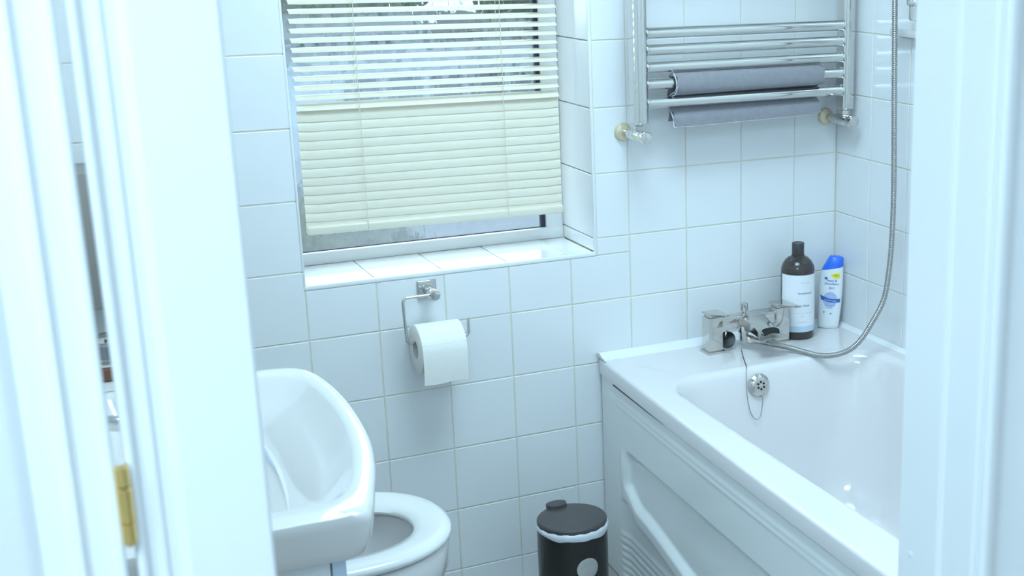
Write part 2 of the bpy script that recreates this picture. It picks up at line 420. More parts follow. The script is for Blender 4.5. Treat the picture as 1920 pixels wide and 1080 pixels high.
sm = slat_mesh()
zs = 0.0300; SP = 0.0200
k = -12
while True:
    z = zs + k*SP
    if z > WZ1-0.045: break
    if z < -0.232: k += 1; continue
    o = link('slat', sm, blind)
    sag = -0.004 * (1 if z < -0.15 else 0.4)
    o.location = (0, random.uniform(-0.0006, 0.0006), z - WZ1)
    tilt = R(23) if k > 0 else (R(36) if k == 0 else R(78))
    o.rotation_euler = (tilt + random.uniform(-0.02, 0.02), R(0.35 + (0.5 if z < -0.12 else 0)), 0)
    k += 1
o = link('slat', sm, blind); o.location = (0, 0.001, -0.2195-WZ1); o.rotation_euler = (R(78), R(0.85), 0)
bm = bmesh.new(); box(bm, -BW/2, BW/2, -0.011, 0.011, -0.010, 0.010, 0.005, 4)
br = finish(bm, 'bottom_bar', 'blind', blind); br.location = (0, -0.002, -0.2385-WZ1); br.rotation_euler = (R(8), R(0.75), 0)
boxo('head_box', 'blind', blind, -BW/2, BW/2, -0.014, 0.014, -0.03, -0.002, 0.002)
for cx in (0.318, 0.645):
    for sy in (-1, 1):
        bm = bmesh.new(); x = cx-(BX0+BX1)/2
        zz = [(-0.03) - i*(WZ1-0.03+0.245)/60 for i in range(61)]
        tube(bm, [(x + 0.0007*math.sin(i*1.7), sy*0.0142, z_) for i, z_ in enumerate(zz)], 0.0008, 6)
        finish(bm, 'ladder_cord', 'cord', blind)

# ------------------------------------------------------------------ towel rail radiator
rad = empty('towel_radiator', (1.186, -0.085, -0.03), 'chrome ladder towel radiator on the tiled wall right of the window', 'radiator')
rx, ry, rz0 = 1.186, -0.085, -0.03
RT = 0.90
def rel(p): return (p[0]-rx, p[1]-ry, p[2]-rz0)
for sx in (0.9085, 1.4655):
    pr = [(-0.0165, 0.019), (0.0165, 0.019)] + [(0.0165, -0.006)] + [(0.0165*math.cos(R(a)), -0.006-0.015*math.sin(R(a))**0.8) for a in (20, 45, 70, 90, 110, 135, 160)] + [(-0.0165, -0.006)]
    bm = bmesh.new()
    rings(bm, [[rel((sx+x*s, ry+y*s, z)) for x, y in pr] for z, s in ((rz0, 0.93), (rz0+0.0015, 1), (RT-0.002, 1), (RT, 0.93))])
    finish(bm, 'upright', 'chrome', rad, angle=28)
barz = [0.171, 0.134, 0.0955, 0.0575, 0.0155] + [0.36+0.04*i for i in range(5)] + [0.66+0.04*i for i in range(5)]
bmesh_bar = None
for z in barz:
    bm = bmesh.new(); lathe(bm, rel((0.922, -0.089, z)), (1, 0, 0), [(0.0125, 0), (0.0125, 0.53)], 24)
    for e, dd in ((0.924, 1), (1.450, -1)):
        lathe(bm, rel((e, -0.089, z)), (dd, 0, 0), [(0.0150, -0.001), (0.0150, 0.002), (0.0127, 0.004)], 20)
    finish(bm, 'bar', 'chrome', rad)
def valve(x, dx, label):
    v = empty('radiator_valve', (x, 0, -0.058), label, 'valve')
    bm = bmesh.new(); lathe(bm, (dx, 0, 0), (0, -1, 0), [(0.021, -0.001), (0.0215, 0.003), (0.019, 0.010), (0.012, 0.013), (0.009, 0.0135)], 28); finish(bm, 'wall_collar', 'collar', v)
    bm = bmesh.new(); lathe(bm, (dx, -0.01, 0), (0, -1, 0), [(0.0078, 0), (0.0078, 0.035), (0.0115, 0.036), (0.0115, 0.048), (0.009, 0.049), (0.0128, 0.052), (0.0128, 0.098), (0.0115, 0.1)], 24); 
    finish(bm, 'valve_body', 'chrome', v)
    bm = bmesh.new(); lathe(bm, (dx, -0.109, 0), (0, -1, 0), [(0.0138, 0), (0.0145, 0.002), (0.0145, 0.022), (0.0128, 0.0245), (0.006, 0.026)], 24); finish(bm, 'valve_cap', 'chrome', v)
    bm = bmesh.new(); lathe(bm, (dx*0.5, -0.086, 0.008), (0, 0, 1), [(0.0105, 0), (0.0105, 0.006), (0.0125, 0.007), (0.0125, 0.016), (0.0085, 0.017), (0.0085, 0.021)], 6); finish(bm, 'union_nut', 'chrome', v)
    return v
valve(0.9065, -0.004, 'chrome angle valve with a yellowed collar under the left end of the towel radiator')
valve(1.4665, -0.006, 'chrome angle valve with a pale collar under the right end of the towel radiator')

# towel over the fourth bar, tail behind the fifth
tw = empty('hand_towel', (1.185, -0.085, 0.07), 'folded grey hand towel hung over a low bar of the chrome radiator', 'towel')
def towel_sheet(prof, x0, x1, th, name, m, slope=0.0):
    P = spline(prof, 5); nx = 40; rs = []
    for k_ in range(nx+1):
        t = k_/nx; x = x0+(x1-x0)*t; loop_o = []; loop_i = []
        for i, p in enumerate(P):
            tg = (P[min(i+1, len(P)-1)] - P[max(i-1, 0)]).normalized(); nrm = Vector((0, -tg.z, tg.y))
            wv = 0.0012*math.sin(x*37+i*0.3) + 0.0010*math.sin(x*83+i*0.9)
            zz = p.z + (slope*(t-0.5) if i > len(P)*0.55 or i < 3 else 0) 
            c = Vector((x + (0.003*math.sin(i*0.8) if k_ in (0, nx) else 0), p.y, zz)) 
            e = 0.55 if k_ in (0, nx) else 1
            loop_o.append(c + nrm*(th/2*e + wv*0.5)); loop_i.append(c - nrm*(th/2*e))
        rs.append([(q.x-1.185, q.y+0.085, q.z-0.07) for q in loop_o + loop_i[::-1]])
    bm = bmesh.new(); rings(bm, rs); return finish(bm, name, m, tw, angle=60)
tp = [(0, -0.060, -0.030), (0, -0.064, 0.020), (0, -0.068, 0.055), (0, -0.078, 0.0745), (0, -0.090, 0.0775), (0, -0.103, 0.070), (0, -0.1085, 0.052), (0, -0.104, 0.039), (0, -0.086, 0.034), (0, -0.071, 0.024), (0, -0.069, 0.010), (0, -0.076, -0.006), (0, -0.088, -0.020), (0, -0.091, -0.038)]
towel_sheet(tp, 0.993, 1.388, 0.0075, 'cloth', 'towel', 0.006)
# pale bound edge: thin rolls following the left side and the lower hem
P = spline(tp, 5)
for off in (0.0025, -0.0025):
    bm = bmesh.new(); tube(bm, [(0.9915-1.185, p.y+0.085+off*0.5, p.z-0.07+off-(0.003 if i > len(P)*0.55 else 0)) for i, p in enumerate(P) if i > 14], 0.0013, 6); finish(bm, 'binding', 'towel_edge', tw)
bm = bmesh.new(); tube(bm, [(0.9915-1.185+0.376*i/30, -0.091+0.085, -0.041-0.07-0.003+0.006*i/30+0.0008*math.sin(i*1.3)) for i in range(31)], 0.0016, 6); finish(bm, 'binding', 'towel_edge', tw)

# ------------------------------------------------------------------ bath
def edge(y): t = -y; return 0.825 - 0.060*t + 0.0095*t*t
bath = empty('bathtub', (1.15, -0.87, FLOOR), 'white acrylic bathtub set between the tiled back and right walls', 'bathtub')
def BL(p): return (p[0]-1.15, p[1]+0.87, p[2]-FLOOR)
def owarp(ins):
    def f(x, y, x0, x1): return x + (edge(y)-0.825)*(x1-x)/(x1-x0)
    return f
def iwarp(x, y, x0, x1): return x + (max(-0.03, (edge(y)-0.79)*0.4))*(x1-x)/(x1-x0)
rs = []
Ye = -1.742
for ins, z in ((0.010, DECK-0.040), (0.000, DECK-0.038), (0.0, DECK-0.008), (0.002, DECK-0.003), (0.007, DECK-0.0002), (0.012, DECK)):
    rs.append(rrect(0.825+ins, RX-0.002, Ye, -0.002, 0.004, z, 8, owarp(ins)))
IX0, IX1, IY0, IY1 = 0.862, 1.452, -1.62, -0.232
for ins, z, r in ((-0.006, DECK, .108), (0, DECK-0.0002, .105), (0.005, DECK-0.0012, .105), (0.010, DECK-0.005, .105), (0.015, DECK-0.013, .105), (0.019, DECK-0.026, .105), (0.028, DECK-0.07, .108), (0.045, DECK-0.18, .115), (0.065, DECK-0.30, .12), (0.085, DECK-0.355, .12), (0.115, DECK-0.385, .12), (0.16, DECK-0.395, .10)):
    rs.append(rrect(IX0+ins, IX1-ins, IY0+ins*(2.2 if ins > 0.03 else 1), IY1-ins*1.05, r, z, 8, iwarp))
bm = bmesh.new(); rings(bm, [[BL(p) for p in r] for r in rs], cap0=False, cap1=True)
shell = finish(bm, 'shell', 'acrylic', bath, angle=60)
# sealing strip along both walls
bm = bmesh.new(); pr = [(0, 0.012), (-0.004, 0.012), (-0.010, 0.009), (-0.030, 0.0015), (-0.033, -0.001), (0, -0.001)]
rings(bm, [[BL((x, y-0.0005, DECK+z)) for y, z in pr] for x in (0.826, RX-0.001)]); finish(bm, 'wall_seal', 'tile_trim', bath, angle=40)
bm = bmesh.new(); rings(bm, [[BL((RX-0.0005+a*0.5, y, DECK+z*0.6)) for a, z in pr] for y in (-0.002, Ye)]); finish(bm, 'wall_seal', 'tile_trim', bath, angle=40)
bm = bmesh.new(); tube(bm, [BL((0.8215+0.0006*i+0.0012*math.sin(i*2.1), -0.002-0.0042*i, DECK+0.010-0.0013*i+0.0008*math.sin(i*1.4))) for i in range(11)], 0.0022, 7, lambda i: 0.0014+0.0009*abs(math.sin(i*1.9))); finish(bm, 'cracked_sealant', 'sealant', bath)
# side panel with pressed relief
def ss(a, b, x): t = min(1, max(0, (x-a)/(b-a))); return t*t*(3-2*t)
def zbot(y):
    t = -y; return -0.872 - 0.037*ss(0.15, 0.24, t)*1.0 - 0.045*ss(0.22, 0.60, t) - 0.02*ss(0.6, 1.2, t)
def relief(y, z):
    d = 0.0
    # lip under the bath rim and double bead
    d += (-0.0018*math.exp(-((z+0.668)/0.005)**2) - 0.0012*math.exp(-((z+0.684)/0.004)**2))*ss(0.08, 0.13, -y)
    d += 0.002*ss(-0.676, -0.664, z)*ss(0.03, 0.1, -y)
    t = -y
    zc_ = -0.83
    dl = t - 0.158 - 0.25*max(0, -0.86 - z)
    db = z - zbot(y); dt = -0.780 - z
    sb = min(dl*1.1, db)
    w_ = 1-ss(0.13, 0.42, t)
    a = ss(0, 0.016, sb); b = ss(0, 0.008+0.030*w_, dt)
    d += 0.017*a*b*(1 - 0.45*ss(0.0, 0.13, dt))
    zc = -0.815 + 0.12*(t-0.17)
    if sb > 0 and dt > 0: d += 0.007*ss(0, 0.006, z-zc)*ss(0, 0.04, dl)*ss(0, 0.010, dt)
    # proud rounded rim along the left end and foot of the recess, step and ribs below it
    d -= 0.0055*ss(-0.046, -0.028, sb)*ss(0.004, -0.008, sb)*ss(0.0, 0.05, dt)*ss(0.08, 0.12, t)
    z2 = zbot(y) - 0.044
    d += 0.011*ss(0.0, 0.012, z2-z)*ss(0.10, 0.16, t)
    if z < -1.0:
        f = ((-1.0 - z)/0.0185) % 1.0
        d += -0.0035*ss(0, 0.012, -1.0-z)*max(0, math.sin(PI*f))**0.6*ss(0.10, 0.13, t)
    return d
bm = bmesh.new(); ny, nz = 190, 150; grid = []
for i in range(ny+1):
    y = -0.003 - (1.735)*(i/ny)**1.15; row = []
    for j in range(nz+1):
        z = (DECK-0.0395) + (FLOOR+0.002-(DECK-0.0395))*j/nz
        row.append(bm.verts.new(BL((edge(y)+0.006+relief(y, z), y, z))))
    grid.append(row)
for i in range(ny):
    for j in range(nz):
        bm.faces.new((grid[i][j], grid[i+1][j], grid[i+1][j+1], grid[i][j+1]))
pn = finish(bm, 'side_panel', 'panel', bath, angle=80)
bm = bmesh.new(); tube(bm, [BL((edge(y)+0.0002, y, DECK-0.0395)) for y in [-0.10-0.02*i for i in range(16)]], 0.0014, 6, lambda i: 0.0017*(1-i/16)+0.0002); finish(bm, 'panel_gap_shade', 'dark', bath)  # solid dark strip painting the shade below the bath lip
# overflow
ov = empty('bath_overflow', (1.121, -0.2615, -0.6385), 'round chrome overflow cover with six holes on the inner end of the bathtub', 'overflow cover')
ov.rotation_euler = (R(-10), 0, 0)
bm = bmesh.new(); lathe(bm, (0, 0.004, 0), (0, -1, 0), [(0.027, 0), (0.028, 0.003), (0.027, 0.007), (0.022, 0.011), (0.019, 0.0135), (0.010, 0.0145), (0.001, 0.0146)], 36); finish(bm, 'cover', 'chrome2', ov)
for i in range(6):
    a = R(60*i+30); bm = bmesh.new(); lathe(bm, (0.0085*math.cos(a), -0.0105, 0.0085*math.sin(a)), (0, -1, 0), [(0.0028, 0), (0.0028, 0.0006)], 12); finish(bm, 'hole_shade_disc', 'dark', ov)  # dark discs on the cover paint the shade inside its holes
bm = bmesh.new(); lathe(bm, (0, -0.0105, 0), (0, -1, 0), [(0.003, 0), (0.003, 0.001), (0.001, 0.002)], 12); finish(bm, 'screw', 'chrome2', ov)

# ------------------------------------------------------------------ bath mixer tap
tapx, tapy = 1.182, -0.092
tap = empty('bath_mixer_tap', (tapx, tapy, DECK), 'square chrome bath shower mixer tap standing on the bath deck', 'tap')
H = 0.098
for sx in (-0.094, 0.094):
    bm = bmesh.new(); box(bm, sx-0.0235, sx+0.0235, -0.0235, 0.0235, 0, 0.005, 0.0012, 2); finish(bm, 'base_plate', 'chrome2', tap)
    bm = bmesh.new(); box(bm, sx-0.019, sx+0.019, -0.019, 0.019, 0.005, H-0.008, 0.0012, 2); finish(bm, 'pillar', 'chrome2', tap)
    bm = bmesh.new(); box(bm, sx-0.0150, sx+0.0150, -0.0150, 0.0150, H-0.008, H-0.003, 0.0006, 2); finish(bm, 'lever_neck', 'cap_black' if False else 'chrome2', tap)
    # leaf-shaped lever reaching forward
    bm = bmesh.new(); n = 14; top = []; L_ = 0.092 if sx > 0 else 0.082
    out = [(-0.019, 0.019), (-0.019, -0.022)] + [(-0.019 + 0.038*(i/n), -0.022 - (L_-0.022-0.019)*math.sin(PI*min(1, i/n*0.62+0.0))**1.0) for i in range(1, n)] + [(0.019, -0.026), (0.019, 0.019)]
    rr = [[(sx+x*s, y*s + 0, H-0.003+z + (-(y-0.019))*0.06) for x, y in out] for s, z in ((0.96, 0), (1, 0.001), (1, 0.0045), (0.97, 0.0055))]
    rings(bm, rr); finish(bm, 'lever', 'chrome2', tap, angle=30)
bm = bmesh.new(); box(bm, -0.081, 0.084, -0.0155, 0.0155, H-0.044, H-0.013, 0.0015, 2); finish(bm, 'body', 'chrome2', tap)
# waterfall spout: arched shell with side cheeks
def spout():
    bm = bmesh.new(); rs = []; n = 14
    for i in range(n+1):
        t = i/n; y = -0.012 - 0.118*t
        zt = H-0.0135 - 0.004*t - 0.026*t**2.0
        th = 0.026*(1-t)**0.7 + 0.0075
        hw = 0.036 - 0.010*math.sin(PI*t)*0.9 + (0.002 if t > 0.8 else 0)
        pr = []
        for k_ in range(13):
            u = -1+2*k_/12; pr.append((0.006+hw*u, y, zt - 0.004*u*u))
        for k_ in range(13):
            u = 1-2*k_/12; pr.append((0.006+hw*u*0.96, y+0.002, zt - th + 0.006*(1-u*u)*t))
        rs.append(pr)
    rings(bm, rs); return finish(bm, 'spout', 'chrome2', tap, angle=40)
spout()
bm = bmesh.new(); Rm = Matrix.Translation((0.006, -0.106, H-0.0415)) @ Matrix.Rotation(R(38), 4, 'X')
rings(bm, [[Rm @ Vector((0.024*math.cos(2*PI*i/28), 0.0145*math.sin(2*PI*i/28)+0.004*math.cos(2*PI*i/28)**2, z)) for i in range(28)] for z in (0.003, 0.0092)]); finish(bm, 'spout_mouth_shade', 'dark', tap)  # solid dark ellipse painting the shade inside the spout opening
bm = bmesh.new(); tube(bm, [Rm @ Vector((0.025*math.cos(2*PI*i/28), 0.0155*math.sin(2*PI*i/28)+0.004*math.cos(2*PI*i/28)**2, 0.0090)) for i in range(-2, 17)], 0.0016, 8); finish(bm, 'spout_rim', 'chrome2', tap)
bm = bmesh.new(); lathe(bm, (-0.006, 0.0, H-0.014), (0, 0, 1), [(0.0045, 0), (0.0045, 0.007), (0.0085, 0.009), (0.0095, 0.011), (0.0095, 0.026), (0.008, 0.0275)], 24); finish(bm, 'diverter_knob', 'chrome2', tap)
bm = bmesh.new(); lathe(bm, (-0.018, -0.022, H-0.040), (0, 0, -1), [(0.0125, -0.004), (0.0125, 0.012), (0.0105, 0.015), (0.0095, 0.034), (0.0085, 0.036)], 24); finish(bm, 'hose_outlet', 'chrome2', tap)

# shower hose
hp = [(1.176, -0.122, -0.5705), (1.205, -0.140, -0.578), (1.243, -0.185, -0.5835), (1.270, -0.225, -0.5895), (1.302, -0.262, -0.594), (1.345, -0.285, -0.585), (1.375, -0.300, -0.560), (1.403, -0.312, -0.513), (1.430, -0.320, -0.456), (1.440, -0.325, -0.377), (1.444, -0.327, -0.286), (1.442, -0.33, -0.172), (1.437, -0.33, 0.002), (1.430, -0.33, 0.24), (1.425, -0.33, 0.50), (1.425, -0.33, 0.66)]
hose = empty('shower_hose', (1.430, -0.33, 0.0), 'ribbed chrome shower hose curving down to the bath mixer tap', 'hose')
hs = spline(hp, 90)
# resample evenly for the ribs
acc = [hs[0]]; step = 0.00105; last = hs[0]
for q in hs[1:]:
    while (q-last).length >= step:
        last = last + (q-last).normalized()*step; acc.append(last)
bm = bmesh.new(); off = Vector((1.430, -0.33, 0.0))
tube(bm, [p-off for p in acc], 0.0066, 10, lambda i: 0.0068 if i % 4 in (0, 1) else 0.0059); finish(bm, 'corrugated_sleeve', 'hose', hose, angle=70)
d0 = (acc[12]-acc[0]).normalized()
bm = bmesh.new(); lathe(bm, acc[0]-off-d0*0.008, d0, [(0.006, -0.004), (0.0095, 0), (0.0105, 0.003), (0.0105, 0.012), (0.0075, 0.022), (0.0072, 0.034)], 20); finish(bm, 'end_nut', 'chrome2', hose)

# riser rail with its slider on the right wall
rs_ = empty('shower_riser_rail', (1.462, -0.366, 0.15), 'slim chrome shower riser rail with slider beside the hose', 'shower rail')
bm = bmesh.new(); lathe(bm, (0, 0, 0.045), (0, 0, 1), [(0.008, 0), (0.009, 0.001), (0.009, 0.60), (0.008, 0.601)], 20); finish(bm, 'rail', 'chrome', rs_)
bm = bmesh.new(); lathe(bm, (-0.004, 0.0, 0.046), (0, 0, 1), [(0.009, 0), (0.012, 0.004), (0.012, 0.030), (0.017, 0.034), (0.0185, 0.042), (0.015, 0.052), (0.012, 0.056)], 20); finish(bm, 'slider', 'chrome', rs_)
bm = bmesh.new(); lathe(bm, (0, 0, 0.054), (1, 0, 0), [(0.009, 0), (0.009, 0.024), (0.014, 0.026), (0.014, 0.035)], 20); finish(bm, 'lower_bracket', 'chrome', rs_)
bm = bmesh.new(); lathe(bm, (0, 0, 0.63), (1, 0, 0), [(0.009, 0), (0.009, 0.024), (0.014, 0.026), (0.014, 0.035)], 20); finish(bm, 'upper_bracket', 'chrome', rs_)
bm = bmesh.new(); Rm2 = Matrix.Translation((-0.035, 0.018, 0.52))
lathe(bm, Rm2 @ Vector((0, 0, 0)), (-0.25, -0.1, 1), [(0.009, 0), (0.012, 0.02), (0.012, 0.12), (0.03, 0.15), (0.045, 0.165), (0.045, 0.175)], 24); finish(bm, 'hand_shower', 'chrome', rs_)
sh = empty('soap_shelf', (1.497, -0.36, 0.163), 'slim pale grey soap shelf on the right wall behind the shower hose', 'shelf')
boxo('shelf_plate', 'shelf', sh, -0.028, -0.001, -0.11, 0.098, -0.007, 0.007, 0.002)
boxo('shelf_lip', 'shelf', sh, -0.030, -0.026, -0.11, 0.098, -0.007, 0.010, 0.001)

# plug and chain
pl = empty('bath_plug', (1.132, -0.086, DECK), 'black rubber bath plug parked on the deck between the tap pillars', 'plug')
bm = bmesh.new(); ax = Vector((-0.35, -0.45, 0.55)).normalized(); lathe(bm, (0, 0, 0.020), ax, [(0.015, -0.008), (0.018, -0.005), (0.020, 0.004), (0.0215, 0.006), (0.0215, 0.009), (0.010, 0.0105), (0.003, 0.011)], 28); finish(bm, 'stopper', 'rubber', pl)
bm = bmesh.new(); tube(bm, spline([(0.0-0.004, -0.004, 0.026), (-0.003, 0.002, 0.036), (0.002, 0.004, 0.048), (0.004, 0.004, 0.058)], 5), 0.0015, 8); finish(bm, 'plug_ring', 'chrome2', pl)
ch = empty('plug_chain', (1.121, -0.262, -0.66), 'thin ball chain hanging from the tap to the bath overflow', 'chain')
cp = [(1.152, -0.108, -0.548), (1.147, -0.130, -0.588), (1.130, -0.170, -0.5955), (1.110, -0.215, -0.5955), (1.099, -0.241, -0.5965), (1.093, -0.2505, -0.604), (1.090, -0.257, -0.622), (1.086, -0.267, -0.657), (1.092, -0.273, -0.697), (1.104, -0.277, -0.716), (1.117, -0.276, -0.709), (1.125, -0.272, -0.676), (1.126, -0.270, -0.664)]
cs = spline(cp, 40); acc2 = [cs[0]]; last = cs[0]
for q in cs[1:]:
    while (q-last).length >= 0.0012: last = last + (q-last).normalized()*0.0012; acc2.append(last)
bm = bmesh.new(); off2 = Vector((1.121, -0.262, -0.66)); tube(bm, [p-off2 for p in acc2], 0.001, 6, lambda i: 0.0013 if i % 2 else 0.0006); finish(bm, 'ball_links', 'hose', ch, angle=80)

# ------------------------------------------------------------------ bottles
def font_mesh(txt, size, align='CENTER'):
    c = bpy.data.curves.new('t', 'FONT'); c.body = txt; c.size = size; c.align_x = align; c.align_y = 'CENTER'; c.extrude = 0.0001; c.resolution_u = 3
    o = bpy.data.objects.new('t', c); COL.objects.link(o); dg = bpy.context.evaluated_depsgraph_get()
    me = bpy.data.meshes.new_from_object(o.evaluated_get(dg)); bpy.data.objects.remove(o); bpy.data.curves.remove(c)
    return me
def wrap_text(txt, size, parent, name, m, fn, align='CENTER', shear=0):
    me = font_mesh(txt, size, align)
    for v in me.vertices:
        v.co = fn(v.co.x + shear*v.co.y, v.co.y, v.co.z)
    me.materials.clear(); me.materials.append(M[m]); me.name = name
    return link(name, me, parent)
# large black bottle
B = empty('body_wash_bottle', (1.340, -0.0745, DECK), 'large black rounded body wash bottle with white label standing behind the tap', 'bottle')
rb = 0.0425
bm = bmesh.new(); lathe(bm, (0, 0, 0), (0, 0, 1), [(0.036, 0), (0.040, 0.002), (rb, 0.007), (rb, 0.170), (0.0415, 0.179), (0.0385, 0.188), (0.033, 0.197), (0.025, 0.2045), (0.0165, 0.208), (0.0165, 0.211)], 48); finish(bm, 'body', 'bottle_black', B, angle=50)
bm = bmesh.new(); lathe(bm, (0, 0, 0.2085), (0, 0, 1), [(0.0150, 0), (0.0155, 0.001), (0.0155, 0.032), (0.0147, 0.0332), (0.0125, 0.0332), (0.0115, 0.0322)], 28); finish(bm, 'cap', 'cap_black', B)
FA = -28  # facing direction of the label centre (deg from -y toward -x is negative)
def cyl(r, a):  # a: arc angle measured from the direction that faces the camera
    th = R(-90 - 31.5) + a
    return Vector((r*math.cos(th), r*math.sin(th), 0))
def band(name, m, r, a0, a1, z0, z1, parent, n=30):
    bm = bmesh.new()
    ro = [cyl(r, R(a0+(a1-a0)*i/n)) for i in range(n+1)]; ri = [cyl(r-0.0004, R(a0+(a1-a0)*i/n)) for i in range(n, -1, -1)]
    rings(bm, [[p+Vector((0, 0, z)) for p in ro+ri] for z in (z0, z1)]); return finish(bm, name, m, parent, angle=50)
band('front_label', 'label', rb+0.0005, -64, 104, 0.036, 0.167, B)
band('label_band', 'label_blue', rb+0.0006, -64, 104, 0.021, 0.036, B)
rl = rb+0.0007
def bf(zc, a0): return lambda x, y, z: cyl(rl+z, R(a0)+x/rl) + Vector((0, 0, zc+y))
wrap_text('Sandalwood', 0.0078, B, 'label_print', 'print', bf(0.121, 26))
wrap_text('Body Wash', 0.0078, B, 'label_print', 'print', bf(0.089, 18))
wrap_text('cleansing & caring', 0.0035, B, 'label_print', 'print_light', bf(0.148, 26))
wrap_text('1 litre', 0.0045, B, 'label_print', 'print_light', bf(0.062, 16))
wrap_text('with natural extracts', 0.003, B, 'label_print', 'print_light', bf(0.047, 18))
band('label_rule', 'print_light', rb+0.0007, -15, 60, 0.0695, 0.0701, B)

# shampoo
S = empty('shampoo_bottle', (1.4505, -0.046, DECK), 'slim white shampoo bottle with blue flip cap and yellow sticker in the bath corner', 'bottle', rz=R(-34))
S.scale = (1.10, 1.10, 1.0)
S.rotation_euler = (R(-1), R(3.5), R(-34))
def sring(z, hw, hd, x=0, tiltx=0, n=36, p=2.6):
    out = []
    for i in range(n):
        a = 2*PI*i/n; c, s = math.cos(a), math.sin(a)
        X = hw*math.copysign(abs(c)**(2/p), c); Y = hd*math.copysign(abs(s)**(2/p), s)
        out.append((x+X, Y, z + tiltx*X))
    return out
bm = bmesh.new()
SH = [(0, 0.0215, 0.0125), (0.002, 0.0235, 0.0145), (0.01, 0.0250, 0.0155), (0.06, 0.0275, 0.0165), (0.11, 0.0275, 0.0165), (0.140, 0.0262, 0.016), (0.158, 0.0248, 0.0155)]
def shw(z):
    for a, b in zip(SH, SH[1:]):
        if a[0] <= z <= b[0]:
            t = (z-a[0])/(b[0]-a[0]); return a[1]+(b[1]-a[1])*t, a[2]+(b[2]-a[2])*t
    return SH[-1][1:]
rings(bm, [sring(z, a, b, 0, 0.25*ss(0.12, 0.158, z)) for z, a, b in SH]); finish(bm, 'body', 'shampoo', S, angle=50)
bm = bmesh.new(); rings(bm, [sring(0.1583, 0.0248, 0.0155, 0, 0.25), sring(0.1600, 0.0246, 0.0155, 0, 0.25), sring(0.172, 0.0212, 0.0145, 0.003, 0.18), sring(0.184, 0.0178, 0.0125, 0.0062, 0.02), sring(0.188, 0.0150, 0.0105, 0.0065, -0.03), sring(0.1895, 0.012, 0.008, 0.0065, -0.05)]); finish(bm, 'flip_cap', 'blue_cap', S, angle=45)
def sf(zc, xc): 
    def f(x, y, z):
        X = xc+x; Z = zc+y; hw, hd = shw(max(0, min(0.158, Z)))
        q = max(0, 1-(abs(X)/hw)**2.6)**(1/2.6)
        return Vector((X, -hd*q - 0.0005 - z, Z))
    return f
def sshape(name, m, outline, lift=0.0):
    """flat print following the bottle front (x, z outline, fan of strips)"""
    bm = bmesh.new(); xs = [p[0] for p in outline]; x0, x1 = min(xs), max(xs); n = 16; cols = []
    for i in range(n+1):
        x = x0+(x1-x0)*(i/n*0.996+0.002); hits = []
        for a, b in zip(outline, outline[1:]+outline[:1]):
            if (a[0]-x)*(b[0]-x) < 0: hits.append(a[1]+(b[1]-a[1])*(x-a[0])/(b[0]-a[0]))
        if len(hits) >= 2: cols.append((x, min(hits), max(hits)))
    f = sf(0, 0); ro = []
    for x, lo, hi in cols:
        ro.append([f(x, lo, lift), f(x, hi, lift), f(x, hi, lift-0.0003), f(x, lo, lift-0.0003)])
    rings(bm, ro); return finish(bm, name, m, S, angle=60)
ell = lambda cx, cz, a, b, n=24: [(cx+a*math.cos(2*PI*i/n), cz+b*math.sin(2*PI*i/n)) for i in range(n)]
sshape('sticker', 'yellow', [(-0.003, 0.141), (0.006, 0.1475), (0.018, 0.149), (0.0195, 0.136), (0.010, 0.1335), (0.003, 0.136)])
sshape('emblem', 'paleblue', ell(0.0, 0.078, 0.017, 0.020))
sshape('ribbon', 'navy', [(-0.0235, 0.088), (0.0, 0.080), (0.0235, 0.081), (0.0235, 0.0715), (0.0, 0.070), (-0.0225, 0.0765)], 0.0003)
sshape('logo_dot', 'navy', ell(-0.013, 0.133, 0.0038, 0.0034))
wrap_text('head &', 0.0085, S, 'logo_print', 'navy', sf(0.1275, 0.001), shear=0.1)
wrap_text('shoulders', 0.0085, S, 'logo_print', 'navy', sf(0.1195, 0.001), shear=0.1)
wrap_text('2in1', 0.0085, S, 'logo_print', 'navy', sf(0.1085, 0.002))
wrap_text('CLASSIC CLEAN', 0.0040, S, 'ribbon_print', 'label', lambda x, y, z: sf(0.0755, 0.001)(x, y - 0.08*x, z+0.0005))
wrap_text('anti-dandruff', 0.0045, S, 'small_print', 'navy', sf(0.062, 0.0))
wrap_text('shampoo', 0.0042, S, 'small_print', 'navy', sf(0.056, 0.0))
wrap_text('NEW', 0.0055, S, 'sticker_print', 'navy', lambda x, y, z: sf(0.1415, 0.0105)(x, y, z+0.0004))
for x, z in ((-0.012, 0.044), (0.004, 0.041)): sshape('small_mark', 'navy', ell(x, z, 0.002, 0.002))

# ------------------------------------------------------------------ toilet roll holder + roll
h = empty('toilet_roll_holder', (0.416, 0, -0.375), 'chrome bent wire toilet roll holder with square plate under the window sill', 'toilet roll holder')
bm = bmesh.new(); box(bm, -0.022, 0.022, -0.0065, 0.0, -0.022, 0.022, 0.003, 3); o = finish(bm, 'wall_plate', 'chrome', h)
bm = bmesh.new(); lathe(bm, (0.001, -0.004, 0.0), (0, -1, 0), [(0.0095, 0), (0.0115, 0.003), (0.0115, 0.060), (0.0105, 0.0615), (0.001, 0.062)], 28); finish(bm, 'post', 'chrome', h)
ry_ = -0.055
path = fillet([(0.0, ry_, 0.0), (-0.070, ry_, 0.0), (-0.066, ry_, -0.1035), (0.0745, ry_, -0.1035), (0.0745, ry_, -0.064)], 0.013, 8)
bm = bmesh.new(); tube(bm, path, 0.0036, 12); finish(bm, 'wire_arm', 'chrome', h)
r = empty('toilet_roll', (0.418, ry_, -0.375-0.1035-0.0155), 'white toilet roll with loose hanging sheet on the chrome holder', 'toilet roll')
RR, HW = 0.0545, 0.0505
bm = bmesh.new(); u, v = Vector((0, 1, 0)), Vector((0, 0, 1))
